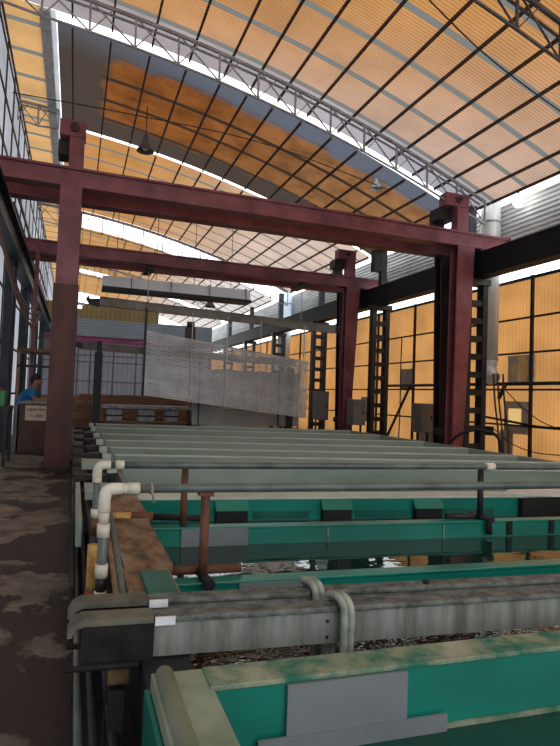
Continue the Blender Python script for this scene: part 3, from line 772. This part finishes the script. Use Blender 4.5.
MB().box(5.7, 6.25, 31.1, 31.38, 4.0, 5.2).build('motor', M['maroon_dark'], t)
MB().tube([(5.98, 31.24, 5.2), (5.98, 31.24, 5.5)], .22, 14).build('motor_cap', M['maroon_dark'], t)
for x in (-.8, 7.2): MB().box(x - .1, x + .1, 31.42, 31.62, 0, 4.02).build('leg', M['magenta'], t)
# suspended blue-grey duct
t = thing('hanging_duct', 'long blue-grey sheet metal duct hung across the hall', 'duct', (3.3, 20.5, 5.3))
MB().prism([(20.2, 5.1), (20.9, 5.1), (20.75, 5.5), (20.35, 5.5)], 'x', .75, 6.1).build('shell', M['duct_far'], t)
MB().box(.74, 6.12, 20.15, 20.95, 5.0, 5.1).build('lower_edge', M['blue_steel'], t)
for x in (1.2, 2.6, 4.0, 5.4):
    MB().tube([(x, 20.55, 5.5), (x, 20.55, arch(x) - .02)], .012, 6).build('hanger', M['truss_dark'], t)
    MB().box(x + .5, x + .53, 20.18, 20.9, 5.1, 5.52).build('seam', M['truss'], t)

# ================================================================== RIGHT SIDE DUCTS, LAMPS, CABINETS
def exhaust(y, r, zt, zb, label, mat, x):
    t = thing('exhaust_duct', label, 'duct', (x, y, zb), 'vertical exhaust ducts')
    MB().tube([(x, y, zb + .35), (x, y, zt)], r, 24).build('shaft', mat, t)
    for z in (zt - .85, (zt + zb) / 2 + .3, zb + .38):
        MB().tube([(x, y, z - .02), (x, y, z + .02)], r * 1.05, 24).build('band', M['truss'], t)
    MB().tube(bez([(x, y, zb + .36), (x, y, zb + .2), (x - .01, y - .06, zb + .05), (x - .03, y - .24, zb - .12)], 6), [r, r, r, r * .98, r * .95, r * .95, r * .93, r * .9, r * .9, r * .88, r * .86, r * .85, r * .85, r * .82, r * .8, r * .8, r * .78, r * .78, r * .78][:19], 20).build('elbow', mat, t)
    return t
exhaust(11.535, .245, 7.0, 2.25, 'near silver exhaust duct beside the gantry leg', M['galv'], 9.83)
exhaust(26.2, .32, 7.0, 2.4, 'far blue-grey exhaust duct beyond the far gantry', M['duct_far'], 9.74)
t = thing('flood_lamp', 'glowing white lamp beside the top of the silver duct', 'lamp', (9.85, 10.6, 6.5))
MB().tube([(9.85, 10.6, 7.0), (9.85, 10.6, 6.55)], .02, 8).build('stem', M['truss_dark'], t)
MB().lathe([(.001, .0), (.09, .03), (.13, .12), (.12, .22), (.06, .28), (.03, .32)], (9.85, 10.6, 6.27), 16).build('bulb', M['bulb'], t)
def bell(x, y, z, s, label, mat, shade):
    t = thing('bell_lamp', label, 'lamp', (x, y, z), 'pendant bell lamps')
    MB().tube([(x, y, z + .5 * s), (x, y, arch(x) - .06)], .012, 6).build('cord', M['black'], t)
    MB().lathe([(.26 * s, 0), (.24 * s, .04 * s), (.17 * s, .16 * s), (.10 * s, .26 * s), (.08 * s, .4 * s), (.05 * s, .5 * s), (.001, .5 * s)], (x, y, z), 20).build('shade', shade, t)
    MB().lathe([(.001, .02 * s), (.08 * s, .05 * s), (.09 * s, .12 * s), (.05 * s, .22 * s)], (x, y, z), 14).build('bulb', mat, t)
bell(1.40, 14.4, 7.60, .85, 'dark bell lamp hanging below the grimy roof at the left', M['galv'], M['truss_dark'])
bell(7.15, 12.75, 7.02, .62, 'white bell lamp hanging below the grimy roof at the right', M['galv'], M['tag'])
bell(5.67, 25.2, 5.5, 1., 'small dark bell lamp far down the hall', M['galv'], M['black'])
# switch cabinets between columns
for x, y, z0, z1, w, l in ((8.55, 18.9, .7, 1.75, .5, 'far grey switch cabinet beside the far gantry leg'), (8.55, 16.1, .68, 1.5, .45, 'near grey switch cabinet beside a black battened column'),
                           (9.7, 14.1, .6, 1.45, .5, 'grey switch cabinet behind the near gantry leg')):
    t = thing('switch_cabinet', l, 'cabinet', (x, y, 0), 'grey switch cabinets')
    MB().box(x - .22, x + .22, y - w / 2, y + w / 2, z0, z1).build('case', M['box_grey'], t, .01)
    dr = MB().box(x - .2, x + .2, y - w / 2 - .015, y - w / 2, z0 + .04, z1 - .04).build('door', M['box_grey'], t, .005)
    MB().box(x + .1, x + .13, y - w / 2 - .04, y - w / 2 - .015, (z0 + z1) / 2 - .07, (z0 + z1) / 2 + .07).build('handle', M['black'], dr)
    for dx in (-.17, .17): MB().box(x + dx - .025, x + dx + .025, y - .03, y + .03, 0, z0).build('leg', M['black_steel'], t)
o = MB().box(XE - .16, XE - .05, 11.62, 11.85, .70, .93).build('junction_box', M['black'], None, .01); tag(o, 'small black junction box on the amber wall', 'box')
t = thing('wall_pipe', 'thick dark pipe running level along the amber wall', 'pipe', (10.1, 13, 2.0))
MB().tube([(10.03, 6, 2.03), (10.03, 16.6, 2.0)], .045, 10).build('pipe', M['black_steel'], t)
MB().tube([(10.03, 11.1, 2.02), (9.95, 11.25, 1.65)], .05, 10).build('branch', M['black_steel'], t)
MB().beam((10.03, 15.3, 2.0), (9.9, 16.6, .05), .06, .06).build('strut', M['black_steel'], t)
def cable(label, pts, r, mat, name='cable', group=None, n=8):
    o = MB().tube(bez(pts, n), r, 7).build(name, mat); tag(o, label, 'cable', group); return o
cable('thin dark cable sagging along the amber wall below the pipe', [(10.06, 9.0, 1.05), (10.06, 10, 1.02), (10.06, 11, 1.1), (10.06, 12, 1.18)], .03, M['black'])
cable('thin cable sloping down the amber wall past the framed panel', [(10.095, 11.3, 1.95), (10.095, 10.6, 1.45), (10.095, 9.9, 1.1), (10.095, 9, .95)], .012, M['black'])
cable('thin cable drooping across the amber wall below the framed panel', [(10.09, 11.6, .9), (10.09, 11, .58), (10.09, 10.2, .42), (10.09, 9.2, .45)], .012, M['black'])
for k, (x, y) in enumerate(((9.6, 11.05), (9.68, 11.0), (9.8, 10.95))):
    cable(['left red-brown cable hanging from the silver duct', 'middle red-brown cable hanging from the silver duct', 'right red-brown cable hanging from the silver duct'][k],
          [(x, y, 2.25), (x + .03, y - .03, 1.6), (x + .08, y - .1, .9), (x + .12, y - .15, .02)], .022, M['purlin'], group='cables below the silver duct')
cable('dark cable hanging straight down the wall left of the gantry leg', [(10.05, 15.9, 3.6), (10.05, 15.92, 2.5), (10.05, 15.9, 1.2), (10.05, 15.95, .02)], .02, M['black'])
cable('pair of thin dark wires down the amber wall near the patch board', [(10.05, 12.2, 4.5), (10.05, 12.2, 3.), (10.05, 12.15, 1.6), (10.05, 12.2, .02)], .014, M['black'])
cable('dark hose arching over the right end of the baths', [(8.0, 10.6, .6), (8.15, 10.3, .85), (8.45, 10.05, .92), (8.7, 9.8, .75), (8.78, 9.7, .02)], .035, M['black'], 'arched_hose')
o = MB().tube([(8.05, 6.2, .46), (8.05, 9.5, .46)], .045, 10).build('floor_pipe', M['purlin']); tag(o, 'dark pipe lying along the right ends of the baths', 'pipe')
for y in (6.6, 9.1):
    o = MB().box(7.99, 8.11, y - .04, y + .04, 0, .42).build('pipe_stand', M['black_steel']); tag(o, 'near stand under the pipe along the bath ends' if y < 8 else 'far stand under the pipe along the bath ends', 'stand')
# long cables slung under the roof
cable('thin black cable slung across the roof sheets at the upper right', [(3.4, 7.0, 8.40), (5.05, 7.3, 7.75), (6.6, 7.5, 7.2), (9.4, 7.7, 6.44)], .012, M['black'])
cable('thin black cable slung across the hall under the grimy roof', [(-1.6, 13.5, 8.0), (1.0, 13.2, 7.9), (4., 12.8, 7.65), (7.4, 12.6, 7.0)], .012, M['black'])

# ================================================================== LEFT SIDE
for k, (dz, dx) in enumerate(((0, 0), (-.14, .03), (-.3, .06), (-.44, .1))):
    cable(['topmost dusty pink cable drooping along the left runway beam', 'second dusty pink cable drooping along the left runway beam', 'third dusty pink cable drooping along the left runway beam', 'lowest dusty pink cable drooping along the left runway beam'][k],
          [(-1.28 + dx * .3, 9., 4.3), (-1.28 + dx, 11., 3.95 + dz), (-1.22 + dx, 13.4, 3.55 + dz), (-1.15 + dx, 15.5, 3.5 + dz), (-1.1 + dx, 16.8, 3.9 + dz)], .02, M['cable_pink'], group='drooping cables on the left')
o = MB().box(-1.08, -.98, 15.3, 15.42, 0, 5.25).build('riser_post', M['maroon']); tag(o, 'slim maroon post rising behind the worker', 'post')
# control booth
t = thing('booth_frame', 'open steel booth frame with a raised shelf over the worker', 'frame', (-.85, 15.0, 0))
for x in (-1.28, -.42):
    for y in (14.75, 15.9):
        MB().box(x - .03, x + .03, y - .03, y + .03, 0, 2.42).build('post', M['timber'] if x < -1 and y < 15 else M['black_steel'], t)
MB().box(-1.33, -.36, 14.7, 15.95, 2.36, 2.44).build('shelf', M['wood'], t)
MB().box(-1.3, -.4, 14.72, 14.76, 1.98, 2.04).build('rail', M['black_steel'], t)
o = thing('tool_box', 'grey metal box on the raised booth shelf', 'box', (-.6, 15.2, 2.44))
MB().box(-.75, -.42, 15.0, 15.4, 2.44, 2.72).build('case', M['box_grey'], o, .01); MB().box(-.76, -.41, 14.99, 15.41, 2.68, 2.74).build('lid', M['box_grey'], o)
t = thing('control_desk', 'brown standing control desk bearing a cream notice', 'desk', (-.8, 13.95, 0))
MB().box(-1.12, -.46, 13.72, 14.2, .03, 1.13).build('cabinet', M['podium'], t, .006)
MB().box(-1.15, -.43, 13.68, 14.24, 1.13, 1.17).build('desk_top', M['desk_top'], t, .005)
MB().box(-1.09, -.49, 13.705, 13.72, .08, .68).build('door_panel', M['podium'], t, .004)
MB().box(-1.05, -.43, 14.10, 14.24, 1.17, 1.2).build('raised_lip', M['desk_top'], t)
MB().box(-1.24, -1.16, 13.74, 14.18, 0, 1.1).build('side_panel', M['box_grey'], t)
MB().box(-1.1, -.48, 13.75, 14.17, 0, .03).build('plinth', M['black_steel'], t)
nb = MB().box(-1.0, -.56, 13.70, 13.712, .76, 1.1).build('notice', M['sign'], t)
def text_mesh(body, size, loc, parent):
    cu = bpy.data.curves.new('notice_text', 'FONT'); cu.body = body; cu.size = size; cu.align_x = 'CENTER'; cu.align_y = 'CENTER'
    cu.extrude = .001; cu.offset = .0003
    tmp = bpy.data.objects.new('notice_text_tmp', cu); COL.objects.link(tmp)
    dg = bpy.context.evaluated_depsgraph_get(); dg.update()
    me = bpy.data.meshes.new_from_object(tmp.evaluated_get(dg))
    bpy.data.objects.remove(tmp)
    for v in me.vertices:
        x, y_, z = v.co; v.co = (loc[0] + x, loc[1] - z, loc[2] + y_)
    me.materials.clear(); me.materials.append(M['ink'])
    o = bpy.data.objects.new('notice_text', me); COL.objects.link(o)
    o.parent = parent
    return o
for body, z, s in (('设备运行期间', 1.0, .068), ('小心碰撞', .86, .072)):
    o = text_mesh(body, s, (-.78, 13.698, z), nb)
    o.matrix_parent_inverse = (Matrix.Translation(-Vector(t.location))) if False else Matrix.Identity(4)
t = thing('work_bench', 'dark steel bench by the left wall carrying green containers', 'bench', (-1.4, 12., 0))
MB().box(-1.62, -1.14, 11.6, 12.6, 1.05, 1.12).build('bench_top', M['black_steel'], t)
for x in (-1.58, -1.18):
    for y in (11.65, 12.55): MB().box(x - .03, x + .03, y - .03, y + .03, 0, 1.05).build('leg', M['black_steel'], t)
for k, (x, y) in enumerate(((-1.3, 11.75), (-1.32, 12.15), (-1.5, 11.8))):
    c = thing('chemical_can', ['front green can with red cap on the steel bench', 'rear green can with red cap on the steel bench', 'green can with red cap on the bench against the wall'][k], 'can', (x, y, 1.12), 'green cans on the bench')
    MB().box(x - .09, x + .09, y - .12, y + .12, 1.12, 1.42).build('body', M['green_crate'], c, .02)
    MB().tube([(x, y - .05, 1.42), (x, y - .05, 1.47)], .03, 10).build('cap', M['red_cap'], c)
o = MB().tube([(-.62, 21., 4.42), (.1, 21.3, 4.42)], .05, 10).build('tube_lamp', M['tube_light']); o.location = (0, 0, .0)
o.data.transform(Matrix.Translation((-.0, 0, .02)))
tt = thing('tube_lamp', 'lit fluorescent tube lamp hung near the left columns', 'lamp', (-.2, 21, 4.4))
o.name = 'tube'; o.parent = tt; o.matrix_parent_inverse = Matrix.Translation(-Vector(tt.location))
MB().box(-.75, .2, 21.05, 21.25, 4.5, 4.58).build('housing', M['tag'], tt)
for x in (-.5, 0.): MB().tube([(x, 21.15, 4.58), (x, 21.15, arch(x))], .008, 6).build('hanger', M['black'], tt)
t = thing('walkway_rail', 'dark handrail high along the left wall beyond the gantry', 'rail', (-1, 20, 5.9))
for z in (5.7, 6.1):
    MB().beam((-1.5, 14, z), (-1.5, 30, z), .05, .05).build('bar', M['black_steel'], t)

# ================================================================== WORKER
def skin_obj(name, verts, edges, radii, mat, parent, sub=2):
    me = bpy.data.meshes.new(name); me.from_pydata(verts, edges, [])
    o = bpy.data.objects.new(name, me); COL.objects.link(o)
    md = o.modifiers.new('skin', 'SKIN'); md.use_smooth_shade = True
    sv = me.skin_vertices[0].data
    for i, r in enumerate(radii): sv[i].radius = r if isinstance(r, tuple) else (r, r)
    sv[0].use_root = True
    s = o.modifiers.new('sub', 'SUBSURF'); s.levels = sub; s.render_levels = sub
    dg = bpy.context.evaluated_depsgraph_get(); dg.update()
    m2 = bpy.data.meshes.new_from_object(o.evaluated_get(dg))
    bpy.data.objects.remove(o)
    m2.materials.clear(); m2.materials.append(mat)
    for p in m2.polygons: p.use_smooth = True
    o2 = bpy.data.objects.new(name, m2); COL.objects.link(o2)
    o2.parent = parent
    if parent: o2.matrix_parent_inverse = Matrix.Translation(-Vector(parent.location))
    return o2
WX, WY = -.98, 14.5
w = thing('person', 'person in a short-sleeved blue shirt leaning on the control desk', 'person', (WX, WY, 0))
# faces +X, upper body leaning forward and right arm resting on the desk
def W(x, y, z): return (WX + x, WY + y, z)
V = [W(-.12, 0, .92), W(-.13, 0, 1.08), W(-.07, 0, 1.24), W(.02, 0, 1.38), W(.065, 0, 1.44), W(.095, 0, 1.49), W(.125, 0, 1.56), W(.15, 0, 1.635), W(.15, 0, 1.70),   # 0-8 spine, neck, head
     W(.02, -.20, 1.38), W(.13, -.27, 1.20), W(.32, -.25, 1.215), W(.42, -.23, 1.22),          # 9-12 arm towards the camera
     W(.02, .20, 1.38), W(.15, .26, 1.20), W(.34, .21, 1.215), W(.43, .18, 1.22),              # 13-16 far arm
     W(-.12, -.1, .88), W(-.08, -.11, .48), W(-.12, -.11, .08), W(.02, -.115, .04),
     W(-.12, .1, .88), W(-.06, .11, .48), W(-.11, .11, .08), W(.03, .115, .04)]
E_ = [(0, 1), (1, 2), (2, 3), (3, 4), (4, 5), (5, 6), (6, 7), (7, 8), (3, 9), (9, 10), (10, 11), (11, 12), (3, 13), (13, 14), (14, 15), (15, 16),
      (0, 17), (17, 18), (18, 19), (19, 20), (0, 21), (21, 22), (22, 23), (23, 24)]
Rr = [(.13, .15), (.13, .15), (.14, .17), (.13, .16), .085, .075, (.105, .092), (.13, .108), (.105, .092), .075, .055, .042, .03, .075, .055, .042, .03,
      .1, .07, .05, .04, .1, .07, .05, .04]
skin_obj('body', V, E_, Rr, M['skin'], w)
SV = [W(-.12, 0, .95), W(-.13, 0, 1.08), W(-.07, 0, 1.24), W(.02, 0, 1.38), W(.06, 0, 1.455), W(.02, -.20, 1.38), W(.105, -.265, 1.24), W(.02, .20, 1.38), W(.12, .26, 1.24)]
skin_obj('shirt', SV, [(0, 1), (1, 2), (2, 3), (3, 4), (3, 5), (5, 6), (3, 7), (7, 8)], [(.165, .19), (.165, .19), (.18, .21), (.17, .20), .105, .105, .09, .105, .09], M['blue_shirt'], w)
TV = [W(-.12, 0, .95), W(-.12, -.1, .86), W(-.08, -.11, .48), W(-.12, -.11, .10), W(-.12, .1, .86), W(-.06, .11, .48), W(-.11, .11, .10)]
skin_obj('trousers', TV, [(0, 1), (1, 2), (2, 3), (0, 4), (4, 5), (5, 6)], [(.16, .17), .12, .09, .08, .12, .09, .08], M['trousers'], w)
HV = [W(.05, 0, 1.57), W(.06, 0, 1.67), W(.11, 0, 1.75), W(.18, 0, 1.755), W(.222, 0, 1.72)]
skin_obj('hair', HV, [(0, 1), (1, 2), (2, 3), (3, 4)], [(.055, .08), (.085, .115), (.09, .12), (.075, .11), .035], M['hair'], w)
# face details
MB().lathe([(.001, -.02), (.014, -.014), (.016, 0), (.008, .02), (.001, .03)], W(.253, 0, 1.62), 8).build('nose', M['skin'], w)
for s in (-1, 1):
    MB().lathe([(.001, -.01), (.009, -.005), (.009, .005), (.001, .01)], W(.238, s * .032, 1.655), 8).build('eye', M['black'], w)
    MB().lathe([(.001, -.03), (.014, -.015), (.016, .01), (.001, .03)], W(.14, s * .10, 1.63), 8).build('ear', M['skin'], w)
MB().box(WX + .22, WX + .237, WY - .025, WY + .025, 1.57, 1.578).build('mouth', M['maroon_dark'], w)
for s, hy, hx, hz in ((-1, -.23, .42, 1.21), (1, .18, .43, 1.21)):
    for k in range(4):
        dy = (k - 1.5) * .019; ln = (.065, .078, .074, .058)[k]
        skin_obj('finger', [W(hx + .03, hy + dy * .8, hz), W(hx + .03 + ln * .55, hy + dy, hz + .006), W(hx + .03 + ln, hy + dy * 1.15, hz - .012)], [(0, 1), (1, 2)], [.011, .009, .008], M['skin'], w, 1)
    skin_obj('thumb', [W(hx + .005, hy - s * .025, hz), W(hx + .03, hy - s * .05, hz), W(hx + .06, hy - s * .055, hz - .006)], [(0, 1), (1, 2)], [.013, .011, .009], M['skin'], w, 1)

# ================================================================== LIGHT AND CAMERA
wd = bpy.data.worlds.new('sky'); S.world = wd; wd.use_nodes = True
bg = wd.node_tree.nodes['Background']; bg.inputs[0].default_value = (.93, .97, 1.0, 1); bg.inputs[1].default_value = 2.6
yaw, pitch, roll = math.radians(20.1), math.radians(2.4), math.radians(2.1)
fw = Vector((math.sin(yaw) * math.cos(pitch), math.cos(yaw) * math.cos(pitch), math.sin(pitch)))
r0 = Vector((math.cos(yaw), -math.sin(yaw), 0)); u0 = r0.cross(fw)
Rv = r0 * math.cos(roll) + u0 * math.sin(roll); Uv = -r0 * math.sin(roll) + u0 * math.cos(roll)
cam = bpy.data.cameras.new('camera'); co = bpy.data.objects.new('camera', cam); COL.objects.link(co)
co.matrix_world = Matrix(((Rv.x, Uv.x, -fw.x, 0), (Rv.y, Uv.y, -fw.y, 0), (Rv.z, Uv.z, -fw.z, 1.5), (0, 0, 0, 1)))
cam.sensor_fit = 'VERTICAL'; cam.sensor_height = 36; cam.lens = 36 * 560 / 746; cam.clip_start = .05; cam.clip_end = 300
S.camera = co
S.view_settings.view_transform = 'Standard'; S.view_settings.look = 'None'; S.view_settings.exposure = 0
S.cycles.use_denoising = True
S.cycles.max_bounces = 8; S.cycles.diffuse_bounces = 4; S.cycles.transmission_bounces = 6
